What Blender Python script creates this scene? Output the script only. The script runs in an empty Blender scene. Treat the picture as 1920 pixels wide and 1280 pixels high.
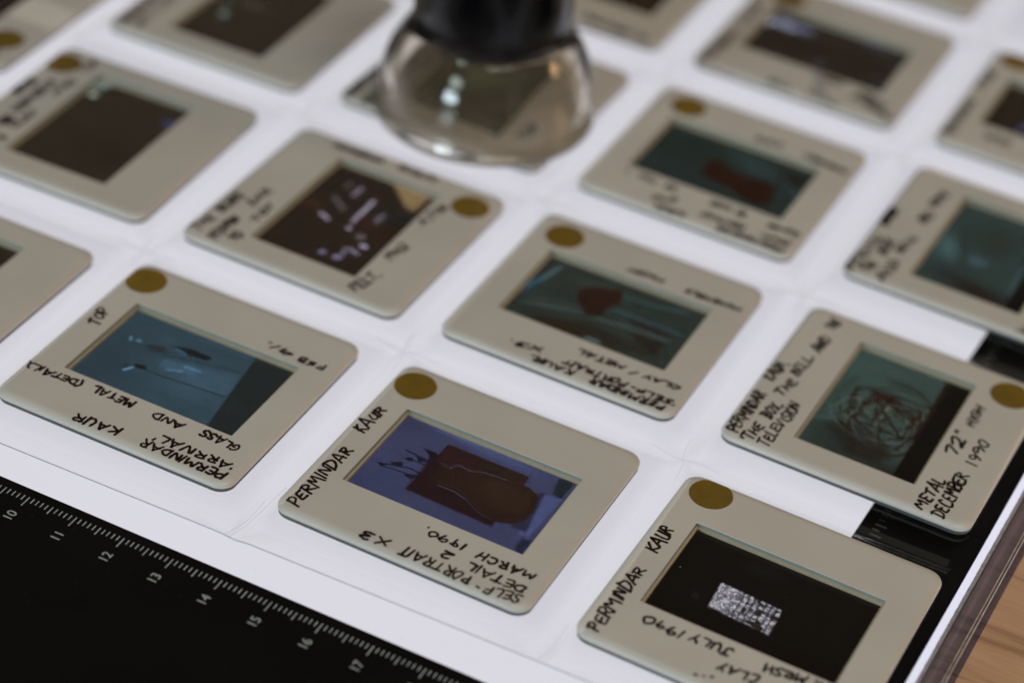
import bpy, bmesh, math, random
import numpy as np
from mathutils import Vector, Matrix
random.seed(7); rng=np.random.default_rng(5)
MM=0.001
ZT=7.642
CAM=[294.0223, -265.642, 284.6633]
ROT=[[0.8920688, 0.4398058, 0.1038465], [0.33958, -0.5007856, -0.7961779], [-0.2981588, 0.7455097, -0.5960844]]
FPX=4485.17
POS={'B': [166.326, 38.916, -0.01], 'A': [107.265, 38.563, -0.0], 'C': [224.924, 38.794, -0.022], 'G': [225.731, 102.13, -0.022], 'F': [166.306, 101.521, -0.008], 'E': [107.695, 100.495, -0.012], 'K': [166.462, 164.826, -0.013], 'H': [48.301, 99.305, 0.024], 'I': [48.328, 162.091, 0.011], 'N': [166.999, 228.721, -0.011], 'L': [227.108, 166.819, -0.026], 'O': [226.809, 229.475, -0.016], 'M': [107.747, 229.121, 0.0], 'P': [166.3, 291.0, 0.0], 'J': [107.921, 164.822, -0.027], 'D': [48.785, 35.52, 0.002], 'Q': [-8.6, 131.2, 0.01]}
DOTS={'B': [-20.1, 18.74], 'A': [-20.65, 19.12], 'C': [-19.12, 20.62], 'G': [19.04, 18.73], 'F': [-17.78, 17.8], 'E': [19.56, 17.54], 'K': [-16.79, 18.08], 'H': [-21.24, 17.53], 'N': [-16.26, 16.65], 'O': [-19.01, 20.79], 'Q': [19.13, -14.07]}
LAT=[[-8.27, -5.54], [3.91, -6.26], [3.6, 1.4], [-8.67, 1.67]]
WRITING=[
 ('B', 'PERMINDAR', [-22.05, -22.91, -21.43, -4.26], 2.5),
 ('B', 'KAUR', [-22.43, 1.06, -21.86, 9.38], 2.5),
 ('B', 'SELF', [22.95, -23.14, 16.49, -24.0], 2.5),
 ('B', '-', [15.68, -24.1, 14.51, -23.96], 2.2),
 ('B', 'PORTRAIT', [13.57, -23.97, -0.2, -23.46], 2.6),
 ('B', 'X3', [-2.71, -22.6, -7.97, -23.23], 2.6),
 ('B', 'DETAIL', [22.38, -20.14, 11.32, -19.92], 2.3),
 ('B', '2', [8.1, -19.86, 6.2, -19.55], 2.4),
 ('B', 'MARCH', [22.37, -16.48, 11.74, -16.52], 2.2),
 ('B', '1990.', [8.95, -16.16, 0.84, -16.12], 2.2),
 ('C', 'PERMINDAR', [-21.94, -23.11, -21.49, -4.58], 2.5),
 ('C', 'KAUR', [-22.08, 0.63, -21.69, 7.91], 2.5),
 ('C', 'JULY', [0.47, -15.09, -7.06, -15.22], 2.4),
 ('C', '1990', [-8.21, -15.99, -15.51, -15.62], 2.4),
 ('C', 'CLAY', [6.78, -18.77, -0.39, -19.05], 2.4),
 ('C', '...', [0.61, -23.02, -2.65, -23.9], 1.8),
 ('C', 'WIRE', [21.96, -14.0, 14.8, -14.03], 2.4),
 ('C', 'MESH', [13.53, -14.03, 6.59, -15.27], 2.3),
 ('C', 'PORTRAIT', [16.93, -20.3, 8.22, -20.03], 2.4),
 ('A', 'TOP', [-21.46, 1.78, -22.04, 6.92], 2.3),
 ('A', 'FEB', [22.1, 14.51, 16.68, 14.28], 2.0),
 ('A', '91.', [14.98, 14.97, 9.63, 14.9], 2.0),
 ('A', 'METAL', [-1.4, -14.55, -10.17, -14.32], 2.5),
 ('A', '(DETAIL).', [-12.58, -14.75, -24.44, -15.15], 2.3),
 ('A', 'GLASS', [21.07, -14.78, 13.31, -14.27], 2.4),
 ('A', 'AND', [9.48, -14.79, 3.25, -14.88], 2.4),
 ('A', "'ARRIVAL'", [23.05, -19.67, 7.05, -19.76], 2.4),
 ('A', 'PERMINDAR', [23.02, -22.59, 5.78, -22.58], 2.6),
 ('A', 'KAUR', [0.92, -22.49, -8.32, -23.26], 2.6),
 ('F', 'X3.', [-4.51, -20.05, -11.03, -21.07], 2.2),
 ('F', 'CLAY', [22.92, -15.57, 15.5, -15.92], 2.1),
 ('F', '/', [13.66, -16.5, 12.05, -15.9], 2.3),
 ('F', 'METAL', [11.23, -15.78, 1.54, -16.09], 2.2),
 ('F', "'SELF", [24.2, -20.6, 16.21, -20.6], 2.1),
 ('F', '-', [15.55, -20.6, 14.5, -20.6], 2),
 ('F', 'PORTRAIT', [13.87, -20.6, 0.66, -20.6], 2.4),
 ('F', 'PERMINDAR', [22.77, -23.1, 7.43, -23.1], 2.4),
 ('F', 'KAUR.', [3.75, -23.1, -5.43, -23.1], 2.3),
 ('F', 'FRONT', [5.96, 15.3, -1.86, 15.06], 1.8),
 ('F', 'MOVEABLE', [22.94, 15.12, 11.05, 14.82], 1.8),
 ('G', 'PERMINDAR', [-22.9, -23.18, -22.58, -9.07], 2.3),
 ('G', 'KAUR,', [-23.11, -4.55, -22.62, 2.56], 2.2),
 ('G', "'THE", [-19.67, -24.56, -18.88, -18.39], 2.2),
 ('G', 'BOX,', [-18.92, -15.73, -18.58, -10.39], 2.2),
 ('G', 'THE', [-19.68, -7.72, -18.73, -1.82], 2.2),
 ('G', 'BELL.', [-19.57, 0.06, -18.97, 7.31], 2.2),
 ('G', 'AND', [-18.73, 9.66, -18.41, 15.04], 2.2),
 ('G', 'THE', [-19.42, 18.43, -18.72, 21.95], 2.2),
 ('G', 'TELEVISION', [-16.18, -23.77, -15.49, -8.58], 2.3),
 ('G', 'METAL', [15.09, -23.8, 15.61, -13.73], 2.3),
 ('G', '72"', [15.15, -5.66, 14.44, 1.8], 2.2),
 ('G', 'HIGH', [15.3, 4.76, 14.96, 11.7], 2.0),
 ('G', 'DECEMBER', [18.75, -24.36, 18.98, -10.13], 2.6),
 ('G', '1990', [19.28, -6.71, 19.11, 2.03], 2.2),
 ('E', 'THE', [-22.89, -22.36, -22.12, -16.61], 2.2),
 ('E', 'BEARS', [-22.32, -13.89, -21.84, -6.27], 2.3),
 ('E', 'PERMIN', [-18.26, -23.23, -17.95, -14.09], 2.2),
 ('E', 'DAR', [-18.52, -8.26, -18.03, -1.54], 2.0),
 ('E', '90', [-15.1, -21.43, -14.37, -18.58], 2.2),
 ('E', 'TOY', [-14.52, -13.04, -14.58, -5.9], 2.0),
 ('E', 'PERMINDAR', [-15.64, 21.62, -3.92, 21.87], 1.8),
 ('E', 'SCULPT', [-0.03, 22.39, 9.06, 22.13], 1.8),
 ('E', 'A.TOR', [13.91, 5.96, 15.06, 15.03], 1.9),
 ('E', '1992', [14.14, -8.84, 15.31, -2.48], 2.2),
 ('E', 'FELT,', [13.83, -22.06, 15.12, -14.49], 2.4),
 ('K', 'PERMINDAR', [23.14, -24.33, 7.92, -24.67], 2.1),
 ('K', 'SELF-', [23.21, -20.23, 16.51, -19.96], 2.0),
 ('K', 'PORTRAIT', [12.71, -20.26, 2.81, -20.25], 2.1),
 ('K', 'CLAY', [23.46, -15.95, 20.27, -15.31], 1.8),
 ('K', 'AND', [19.51, -15.86, 16.61, -15.98], 1.6),
 ('K', '90', [11.36, -15.82, 9.39, -15.25], 2.0),
 ('K', 'WOOD', [7.57, -15.07, 3.16, -15.25], 2.0),
 ('K', 'SIDE', [7.23, 15.51, 1.16, 15.14], 1.9),
 ('K', 'MOVEABLE', [23.42, 13.95, 13.03, 15.16], 2.0),
 ('K', 'KAUR', [0.33, -24.27, -6.27, -24.57], 2.0),
 ('K', 'OF', [-3.47, -19.04, -5.33, -19.38], 1.8),
 ('K', 'X3', [-5.16, -15.2, -7.57, -14.91], 2.0),
 ('K', 'TOP', [-9.81, -15.0, -14.11, -14.52], 1.9),
 ('K', '1', [-16.76, -14.89, -18.46, -15.09], 2.0),
 ('K', '2', [-6.15, -21.49, -8.31, -20.03], 2.2),
 ('L', 'PERMIN', [-24.08, -25.14, -23.22, -9.95], 2.2),
 ('L', 'DAR', [-23.45, -3.87, -23.44, 1.65], 2.0),
 ('L', 'THE', [-20.51, -22.93, -19.68, -18.75], 2.0),
 ('L', 'BOX', [-19.77, -14.78, -19.65, -8.56], 2.2),
 ('L', 'AND', [-16.75, -24.92, -16.05, -16.09], 2.2),
 ('L', 'BELL', [-16.82, -11.81, -16.39, -4.09], 2.0),
 ('L', 'OF', [-16.44, 1.74, -16.06, 5.85], 2),
 ('L', 'V,', [14.22, -24.63, 15.0, -21.08], 2.2),
 ('L', 'KAUR', [-23.43, -3.38, -23.43, 3.86], 2.0),
 ('L', '90', [-16.74, 2.0, -16.27, 7.03], 2.0),
 ('L', 'ROME', [-16.96, 9.54, -16.15, 16.69], 2.0),
 ('N', 'PERMINDAR', [-22.25, -23.43, -20.93, -6.71], 2.2),
 ('N', 'KAUR', [-21.38, -1.66, -21.36, 10.47], 2.2),
 ('N', 'THE', [-0.47, -23.22, -5.87, -23.28], 1.8),
 ('N', 'TALL', [11.15, -24.39, 3.36, -23.83], 2.0),
 ('N', 'CHAIRS', [9.07, -14.09, 2.66, -13.86], 1.9),
 ('N', 'MIRROR', [23.85, -21.72, 13.27, -16.93], 2.4),
 ('N', 'STEEL', [21.17, -17.91, 13.75, -14.59], 2.2),
 ('O', 'PERMINDAR', [-22.71, -22.14, -22.39, -3.46], 2.2),
 ('O', 'KAUR', [-23.17, 2.98, -22.33, 12.84], 2.2),
 ('O', 'STEEL', [-8.85, -17.03, -15.76, -16.97], 2.0),
 ('H', 'UNTITLED', [-22.94, 1.09, -22.84, 8.44], 2.0),
 ('H', 'PERMINDAR', [-18.82, -4.96, -18.94, 10.23], 2.0),
 ('H', '1990', [-15.64, 5.25, -15.46, 12.66], 2.0),
 ('H', 'TOP', [-16.26, 16.73, -15.67, 22.3], 2.0),
 ('H', 'CLAY', [-16.01, -10.42, -15.06, -2.81], 2.0),
 ('H', 'KAUR', [-18.45, -10.8, -18.22, -7.17], 2.0),
 ('H', 'B', [-15.05, -15.74, -15.04, -14.46], 2),
 ('I', 'PERMINDAR KAUR', [-21.54, -23.11, -22.49, -7.27], 2.2),
 ('I', 'UNTITLED', [-18.04, -22.58, -19.03, -5.78], 2.2),
 ('J', 'KAUR', [-23.13, -23.7, -22.96, -18.18], 2.0),
 ('J', 'BOX', [-18.37, -24.47, -18.4, -20.05], 2.2),
 ('J', 'PERMIN', [-23.46, -21.71, -23.38, -9.34], 2.0),
 ('J', 'TOP', [16.54, -15.99, 17.28, -9.42], 2.2),
 ('M', 'SCULPTURE', [16.78, -25.92, 5.1, -24.33], 2.0),
 ('M', 'CLAY', [21.83, -23.62, 13.99, -22.63], 2.0),
 ('Q', 'TOP', [19.54, -37.77, 19.37, -29.31], 2.4),
]
FILMS={
 'A':((52, 69, 79), [('e', [-14.19, -6.99], 9, 14, 0, (48, 60, 68), 0.8, 1.0), ('e', [3.15, -1.77], 9, 6, 0, (60, 82, 96), 0.7, 1.0), ('p', [[0.88, 3.17], [9.76, 4.82], [10.28, -1.58], [-0.18, -3.29]], (64, 86, 102), 1.2, 0.5), ('p', [[-5.88, 1.52], [1.35, 3.12], [2.03, 0.33], [-5.17, -0.91]], (72, 100, 122), 0.8, 0.5), ('p', [[8.91, 11.88], [17.69, 12.32], [17.19, -11.07], [12.1, -10.93]], (38, 42, 42), 0.5, 1), ('l', [[-8.65, -2.9], [-5.4, -3.23], [10.44, -1.83], [16.76, -1.8], [21.83, -1.87]], 0.28, (36, 42, 44), 0.25, 0.9), ('l', [[-8.35, -7.93], [10.25, -6.97]], 0.2, (42, 54, 60), 0.3, 0.8), ('p', [[-6.2, 6.08], [-2.02, 7.07], [2.18, 6.96], [1.9, 5.68], [-2.12, 5.16]], (30, 30, 30), 0.3, 0.9), ('l', [[-10.13, 2.68], [-4.39, 3.26], [3.62, 5.01], [9.75, 6.24], [16.52, 6.35]], 0.3, (38, 44, 46), 0.3, 0.9), ('p', [[-10.64, 3.45], [-6.78, 4.95], [-6.23, 2.74], [-8.08, 2.22]], (44, 50, 50), 0.5, 0.8), ('l', [[-6.4, 7.07], [-5.6, 2.44], [-4.63, -3.07]], 0.3, (44, 58, 66), 0.3, 0.8), ('e', [-13.84, 3.5], 0.9, 0.35, -60, (95, 135, 165), 0.9, 0.5), ('e', [-12.16, 3.75], 0.7, 0.5, 0, (85, 125, 150), 0.9, 0.4), ('p', [[-9.13, -2.5], [-6.68, -1.93], [-6.17, -3.03], [-8.22, -3.55]], (32, 34, 34), 0.25, 0.9), ('l', [[-9.57, -5.32], [-8.67, -3.85]], 0.55, (105, 145, 180), 0.25, 0.9), ('e', [-10.15, -3.91], 0.8, 1.2, 0, (46, 56, 58), 0.8, 0.5), ('l', [[-3.01, -0.9], [-0.27, 0.22]], 0.5, (80, 118, 148), 0.4, 0.8), ('l', [[-0.62, 1.79], [2.45, 2.05]], 0.6, (80, 116, 145), 0.4, 0.8), ('l', [[-4.93, 5.46], [-2.58, 5.21]], 0.5, (76, 104, 126), 0.4, 0.7), ('e', [-7.65, 6.96], 3, 1.5, -10, (60, 80, 92), 0.6, 0.8)]),
 'B':((60, 63, 90), [('e', [-9.13, 12.42], 11, 1.4, -8, (92, 106, 150), 0.7, 1.0), ('e', [1.77, 11.95], 8, 1.4, -12, (78, 90, 130), 0.5, 1.0), ('e', [-16.59, 10.25], 4, 3, 0, (52, 56, 80), 0.8, 1.0), ('e', [-15.72, -8.12], 6, 6, 0, (54, 60, 88), 0.6, 1.0), ('p', [[13.94, 11.09], [16.89, 12.72], [16.75, 6.16], [14.76, 6.86]], (34, 40, 44), 0.5, 0.95), ('p', [[15.58, -9.99], [15.55, -7.13], [17.31, -6.6], [17.41, -11.63]], (36, 38, 52), 0.7, 0.9), ('p', [[13.58, 3.38], [13.8, 5.88], [17.01, 6.47], [16.37, -5.94], [14.31, -6.66]], (72, 78, 118), 0.3, 0.9), ('p', [[11.96, 4.99], [13.52, 6.03], [15.43, -5.27], [12.41, -5.32], [12.8, -2.45]], (42, 42, 58), 0.6, 0.95), ('p', [[-7.54, 8.63], [9.18, 8.58], [9.46, 6.03], [9.52, -7.24], [-8.07, -6.78]], (48, 32, 33), 0.25, 1), ('p', [[-8.36, 3.02], [7.94, 2.3], [9.52, -7.24], [-8.07, -6.78]], (38, 28, 28), 1.2, 0.8), ('p', [[-0.88, 8.06], [9.18, 8.58], [9.25, 6.44], [-0.21, 4.35]], (44, 36, 30), 0.8, 0.8), ('l', [[-15.23, -3.0], [-10.22, -1.35], [-6.21, -1.74]], 0.3, (22, 22, 36), 0.12, 1), ('l', [[-15.11, -3.6], [-7.75, -2.77], [-6.11, -2.7]], 0.26, (24, 24, 38), 0.12, 1), ('l', [[-13.35, 2.8], [-6.61, 2.12]], 0.28, (22, 22, 36), 0.12, 1), ('l', [[-11.47, 0.93], [-7.26, 0.98]], 0.26, (22, 22, 36), 0.12, 1), ('l', [[-10.21, 2.12], [-6.33, 1.61]], 0.26, (22, 22, 36), 0.12, 1), ('p', [[-16.32, -3.17], [-14.56, -2.68], [-14.18, -2.98], [-14.83, -3.56]], (30, 30, 42), 0.12, 1), ('p', [[-13.89, -1.75], [-12.34, -0.56], [-11.5, -1.17], [-12.26, -2.24], [-13.35, -2.42]], (34, 32, 42), 0.15, 1), ('p', [[-12.47, 0.6], [-11.32, 1.59], [-10.51, 0.88], [-11.13, 0.32]], (30, 30, 42), 0.12, 1), ('p', [[-10.81, 2.21], [-9.45, 2.29], [-8.72, 1.73], [-9.65, 1.11]], (32, 30, 40), 0.12, 1), ('p', [[-10.86, 5.12], [-8.26, 5.19], [-7.24, 4.47], [-8.64, 3.53]], (30, 28, 38), 0.15, 1), ('p', [[-10.5, -3.59], [-8.23, -2.28], [-7.59, -2.67], [-8.76, -4.0]], (32, 30, 40), 0.15, 1), ('p', [[-8.92, 4.04], [-6.81, 4.07], [-4.82, -3.53], [-7.82, -4.18], [-7.37, -1.15]], (40, 28, 30), 0.5, 0.9), ('p', [[-6.4, 3.3], [-3.36, 3.95], [-0.52, 4.14], [2.99, 5.46], [6.96, 5.86], [10.63, 6.0], [12.9, 4.6], [13.83, 1.88], [13.9, -2.04], [12.32, -4.73], [9.94, -5.66], [5.93, -5.04], [1.83, -3.12], [0.02, -2.45], [-3.59, -2.71], [-5.59, -1.33]], (45, 33, 29), 0.3, 1), ('p', [[2.76, 4.28], [7.27, 5.25], [11.65, 4.78], [12.85, 1.55], [12.0, -1.66], [7.0, -2.34], [2.48, 0.0]], (50, 38, 30), 1.6, 0.8), ('l', [[-4.03, 2.81], [-3.19, 4.42], [-0.46, 4.04], [1.48, 5.14], [3.49, 5.31], [6.26, 5.6]], 0.12, (92, 96, 130), 0.1, 0.8), ('l', [[-3.65, -2.75], [-1.58, -2.58], [-0.13, -2.55], [0.96, -3.04], [2.11, -3.27]], 0.12, (96, 100, 138), 0.1, 0.9), ('l', [[2.11, -3.27], [6.06, -5.29], [8.77, -5.78]], 0.15, (60, 62, 86), 0.2, 0.7), ('l', [[-6.1, 3.15], [-3.89, 2.56]], 0.3, (66, 62, 76), 0.3, 0.6), ('e', [16.16, -0.02], 0.12, 0.12, 0, (20, 20, 30), 1, 0.3)]),
 'C':((12, 10, 8), [('e', [-3.12, 8.66], 8, 4, 0, (36, 36, 34), 0.7, 1.0), ('e', [-11.05, -4.06], 1.5, 2.2, 30, (50, 56, 58), 0.5, 1.0), ('e', [13.44, 5.13], 6, 5, 0, (30, 24, 20), 0.7, 1.0), ('e', [0.8, 10.05], 0.08, 0.12, 0, (220, 220, 220), 1, 0.3), ('e', [-16.27, 1.15], 0.08, 0.08, 0, (160, 160, 160), 0.8, 0.3), ('e', [16.58, 7.35], 0.08, 0.08, 0, (140, 110, 90), 0.8, 0.3), ('e', [-10.87, 7.81], 0.1, 0.1, 0, (90, 80, 60), 0.8, 0.3), ('e', [-10.1, 0.55], 0.08, 0.15, 0, (90, 95, 110), 0.8, 0.3), ('e', [2.45, 4.4], 0.07, 0.07, 0, (150, 150, 150), 0.8, 0.3)]),
 'G':((56, 70, 66), [('e', [-9.83, 12.66], 9, 5, 0, (64, 80, 76), 0.7, 1.0), ('e', [-7.87, -10.38], 5, 4, 0, (40, 50, 48), 0.8, 1.0), ('e', [5.7, -18.63], 12, 6, 0, (38, 36, 32), 0.95, 1.0), ('e', [-2.67, -16.03], 8, 7, 0, (42, 46, 42), 0.8, 1.0), ('p', [[6.36, 18.31], [12.48, 18.34], [11.77, -18.26], [7.64, -17.93]], (34, 28, 22), 0.6, 1), ('l', [[-12.31, -8.74], [-8.52, -6.78], [-6.54, -4.03]], 0.5, (82, 100, 94), 0.4, 0.6), ('l', [[-8.58, -2.71], [-10.57, 1.45], [-9.55, 7.82], [-6.29, 11.54], [-1.77, 11.87], [2.63, 11.42], [5.66, 9.34]], 0.4, (44, 52, 48), 0.5, 0.8), ('l', [[-6.75, -3.49], [-7.87, 5.45], [-3.79, 6.91], [1.5, 7.11], [6.45, 7.11]], 0.5, (40, 34, 26), 0.4, 0.9), ('l', [[-7.87, 5.45], [-5.75, -2.11], [-0.33, -2.42], [1.58, 1.64], [0.78, 5.92]], 0.5, (40, 30, 22), 0.4, 0.9), ('l', [[-3.89, 6.14], [-1.73, -0.67], [-0.13, -2.96]], 0.5, (38, 28, 20), 0.4, 0.9), ('p', [[-4.19, 5.92], [-0.23, 6.6], [0.23, 4.83], [-3.06, 3.92]], (44, 26, 18), 0.5, 0.9), ('e', [-0.53, 2.23], 1.1, 1.5, 0, (96, 98, 84), 0.8, 0.6), ('e', [-4.36, 0.24], 1.2, 1.2, 0, (66, 66, 56), 0.7, 0.7), ('e', [-3.53, -3.97], 1, 0.8, 0, (84, 90, 80), 0.6, 0.6), ('l', [[-6.31, -6.6], [-1.3, -13.78], [2.62, -14.32]], 0.6, (44, 32, 26), 0.6, 0.8), ('l', [[-0.13, -2.96], [1.76, -9.02], [5.27, -12.49]], 0.4, (40, 32, 26), 0.4, 0.8), ('l', [[-0.03, -2.21], [5.79, -8.86], [6.81, -5.51]], 0.3, (44, 38, 32), 0.4, 0.8), ('l', [[0.78, 5.92], [5.09, 1.36], [6.81, -5.51], [5.79, -8.86]], 0.5, (44, 40, 34), 0.5, 0.8), ('l', [[-0.72, -5.4], [1.85, -10.28]], 0.3, (100, 112, 106), 0.3, 0.6), ('l', [[1.57, -4.48], [5.11, -8.01]], 0.3, (92, 104, 98), 0.3, 0.5), ('l', [[3.82, 5.96], [6.0, 1.99], [6.73, -4.24], [6.09, -8.65]], 0.3, (92, 106, 100), 0.3, 0.6), ('l', [[3.49, 1.6], [4.76, -2.93]], 0.3, (90, 104, 98), 0.3, 0.5), ('l', [[-8.88, -9.73], [-5.59, -9.46], [-2.71, -8.12]], 0.8, (40, 34, 28), 0.6, 0.7), ('p', [[-8.49, -8.79], [-4.52, -5.34], [4.61, -9.68], [4.18, -14.54], [-3.07, -15.0]], (38, 32, 28), 1.5, 0.6)]),
 'F':((46, 52, 48), [('e', [-17.56, 0.43], 3, 2, 40, (44, 64, 74), 0.9, 1.0), ('l', [[-15.9, 2.95], [-14.45, 8.97]], 0.9, (80, 104, 112), 0.7, 0.9), ('l', [[-17.47, -2.18], [-16.08, 2.82]], 1.1, (52, 82, 98), 0.7, 0.9), ('e', [-3.28, -9.3], 8, 2, -5, (44, 34, 24), 0.9, 1.0), ('p', [[-12.69, -9.38], [-0.81, -4.59], [14.5, -7.54], [-4.28, -12.1]], (44, 38, 30), 1.4, 0.7), ('p', [[4.83, 1.04], [13.43, 2.26], [14.5, -7.54], [8.82, -5.17]], (40, 34, 28), 1.4, 0.8), ('l', [[-15.67, -5.79], [-4.12, -2.57], [14.14, -1.5]], 0.9, (66, 80, 76), 0.6, 0.8), ('l', [[-15.59, -3.54], [-2.65, -0.67]], 0.3, (78, 96, 94), 0.3, 0.7), ('l', [[0.78, 2.15], [6.77, 1.96], [14.93, 2.02]], 1.2, (54, 72, 80), 0.9, 0.8), ('l', [[3.34, -0.85], [13.86, -0.85]], 0.8, (56, 72, 76), 0.5, 0.8), ('l', [[0.59, 7.76], [7.68, 7.83], [13.85, 9.92]], 1.0, (54, 74, 76), 0.6, 0.8), ('l', [[-12.07, 6.54], [-2.16, 8.52]], 1.2, (56, 62, 54), 0.9, 0.6), ('l', [[0.57, 10.43], [9.36, 12.1]], 0.5, (38, 40, 36), 0.4, 0.8), ('l', [[3.62, 6.32], [13.82, 7.28]], 0.6, (36, 42, 42), 0.4, 0.9), ('p', [[-7.94, 4.47], [-5.01, 7.42], [-0.03, 9.11], [0.94, 4.9], [-0.3, 1.4], [-0.66, -1.9], [-2.95, -3.05], [-4.9, -0.93], [-6.4, 0.22]], (45, 31, 25), 0.5, 1), ('l', [[0.35, -9.54], [2.89, -9.48]], 0.9, (86, 112, 114), 0.5, 0.9), ('l', [[-18.62, 12.51], [0.86, 12.43]], 0.7, (88, 112, 108), 0.4, 0.8)]),
 'E':((44, 36, 30), [('e', [0.18, 10.68], 9, 9, 0, (46, 38, 34), 0.6, 1.0), ('e', [-8.77, 1.25], 2.5, 1.5, 0, (66, 42, 32), 0.9, 1.0), ('e', [4.19, 1.4], 2.5, 2, 0, (62, 36, 30), 0.8, 1.0), ('e', [8.81, -0.05], 3, 2.5, 0, (50, 34, 26), 0.8, 1.0), ('p', [[1.27, 17.47], [3.46, 20.08], [10.07, 18.84], [9.86, 10.79], [7.63, 11.14]], (140, 118, 84), 0.6, 0.95), ('e', [8.83, 7.14], 5, 3, 40, (40, 42, 42), 0.8, 1.0), ('l', [[-3.69, 8.88], [-3.44, 12.05]], 0.9, (140, 130, 148), 0.6, 0.9), ('l', [[-6.37, 5.94], [-4.44, 4.39], [-2.71, 3.19]], 1.3, (92, 88, 92), 0.6, 0.8), ('l', [[-6.41, 10.89], [-6.29, 12.48]], 0.9, (98, 94, 98), 0.6, 0.8), ('l', [[1.16, 4.03], [1.08, 6.41], [0.98, 9.28]], 1.0, (165, 157, 180), 0.6, 0.95), ('l', [[1.28, 0.27], [0.99, 3.43]], 1.0, (150, 142, 165), 0.6, 0.95), ('e', [1.74, -2.27], 0.75, 0.65, 0, (170, 162, 185), 0.95, 0.4), ('l', [[5.25, 3.11], [5.01, 4.87], [5.35, 6.08]], 1.1, (112, 105, 125), 0.7, 0.85), ('l', [[-5.69, -0.9], [-3.62, -1.82]], 1.2, (150, 140, 160), 0.6, 0.9), ('e', [5.25, -3.54], 1.4, 1.4, 0, (104, 100, 106), 0.8, 0.6), ('e', [7.5, -6.15], 1.1, 0.75, 0, (170, 162, 188), 0.95, 0.4), ('l', [[5.93, -8.66], [7.75, -9.21]], 0.9, (140, 134, 158), 0.6, 0.9), ('l', [[5.28, -10.97], [5.03, -8.84]], 1.2, (110, 106, 124), 0.6, 0.85), ('e', [4.96, -12.58], 1.3, 0.9, 20, (138, 130, 170), 0.9, 0.5), ('e', [1.54, -12.71], 1.1, 0.8, 30, (130, 124, 160), 0.9, 0.5)]),
 'H':((48, 42, 34), [('e', [-10.66, 15.94], 4.5, 2.2, 50, (130, 145, 140), 0.9, 0.8), ('e', [-9.91, 11.9], 1.6, 1.2, 0, (175, 188, 172), 0.95, 0.7), ('e', [-9.79, 17.47], 2, 1.2, 30, (128, 142, 148), 0.7, 0.8), ('e', [9.67, 11.08], 1.8, 1.5, 20, (62, 66, 108), 0.95, 0.7), ('e', [8.53, 17.4], 2, 1, 0, (44, 52, 62), 0.9, 0.9), ('e', [5.06, -5.83], 9, 6, 0, (44, 36, 30), 0.7, 1.0)]),
 'I':((48, 42, 34), [('e', [-6.12, -3.77], 1.5, 1.5, 0, (128, 140, 140), 0.95, 0.7), ('e', [-8.4, 0.83], 2.2, 1.2, 0, (96, 100, 96), 0.8, 0.8), ('e', [-3.23, 3.58], 4, 2, 0, (72, 66, 54), 0.8, 1.0)]),
 'J':((58, 54, 44), [('e', [-2.3, 3.02], 5, 7, 0, (78, 78, 60), 0.7, 1.0)]),
 'K':((38, 46, 44), [('e', [-9.37, 4.27], 10, 4, 0, (34, 42, 36), 0.8, 1.0), ('e', [5.58, 5.57], 7, 2.5, -15, (50, 66, 66), 0.8, 1.0), ('p', [[-4.87, 1.65], [-2.49, 3.93], [2.88, 0.96], [8.19, 1.68], [11.91, 1.26], [13.23, -7.01], [9.82, -8.46], [3.46, -5.91], [-3.98, -4.58]], (42, 27, 20), 0.9, 1), ('e', [14.28, 6.12], 3, 2.2, -20, (36, 30, 24), 1.0, 1.0), ('e', [15.6, 0.85], 2.2, 1.8, 0, (50, 64, 66), 0.9, 0.8), ('e', [6.46, -8.86], 5, 1, -20, (42, 56, 52), 0.8, 1.0)]),
 'L':((48, 60, 58), [('e', [-9.01, -1.64], 3, 5, 20, (70, 94, 96), 0.9, 0.9), ('e', [-1.71, -2.84], 3, 2.5, 0, (68, 86, 98), 0.8, 0.8), ('e', [-0.67, 6.15], 4, 5, 0, (46, 48, 42), 0.8, 1.0), ('e', [1.97, -13.7], 9, 3, -15, (40, 32, 28), 0.95, 1.0), ('l', [[-7.82, 6.75], [-4.26, -7.13]], 1.2, (44, 48, 44), 0.8, 0.7), ('l', [[7.12, -0.43], [7.7, -9.54]], 1.2, (62, 80, 84), 0.8, 0.7)]),
 'N':((44, 38, 32), [('e', [-12.94, 6.66], 5.5, 2.2, -10, (150, 155, 185), 0.95, 0.7), ('e', [-17.23, 5.57], 3, 1.8, 0, (170, 172, 195), 0.9, 0.7), ('e', [-7.96, 7.19], 3.5, 1.8, 0, (120, 125, 165), 0.8, 0.8), ('l', [[-12.41, 12.56], [-0.01, 12.17], [16.47, 12.87]], 1.2, (86, 104, 118), 0.9, 0.6), ('e', [9.02, 10.42], 5, 1.4, -8, (64, 72, 98), 0.8, 0.9), ('e', [-7.91, -1.35], 9, 2.2, -8, (40, 32, 26), 0.95, 1.0), ('e', [9.43, -0.82], 6, 2.6, -8, (42, 32, 26), 0.95, 1.0), ('e', [0.55, -6.48], 1.6, 1, 0, (92, 96, 128), 0.9, 0.8), ('e', [15.63, -5.39], 3.5, 0.9, -8, (54, 60, 84), 0.9, 0.8), ('e', [17.99, 4.58], 2, 2, 0, (56, 64, 84), 0.7, 0.9)]),
 'O':((42, 36, 28), [('e', [-8.86, -6.29], 1.2, 1.2, 0, (100, 110, 170), 0.95, 0.7)]),
 'M':((46, 36, 26), []),
 'D':((44, 40, 32), []),
 'P':((46, 36, 26), []),
 'Q':((40, 34, 28), []),
}

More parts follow.
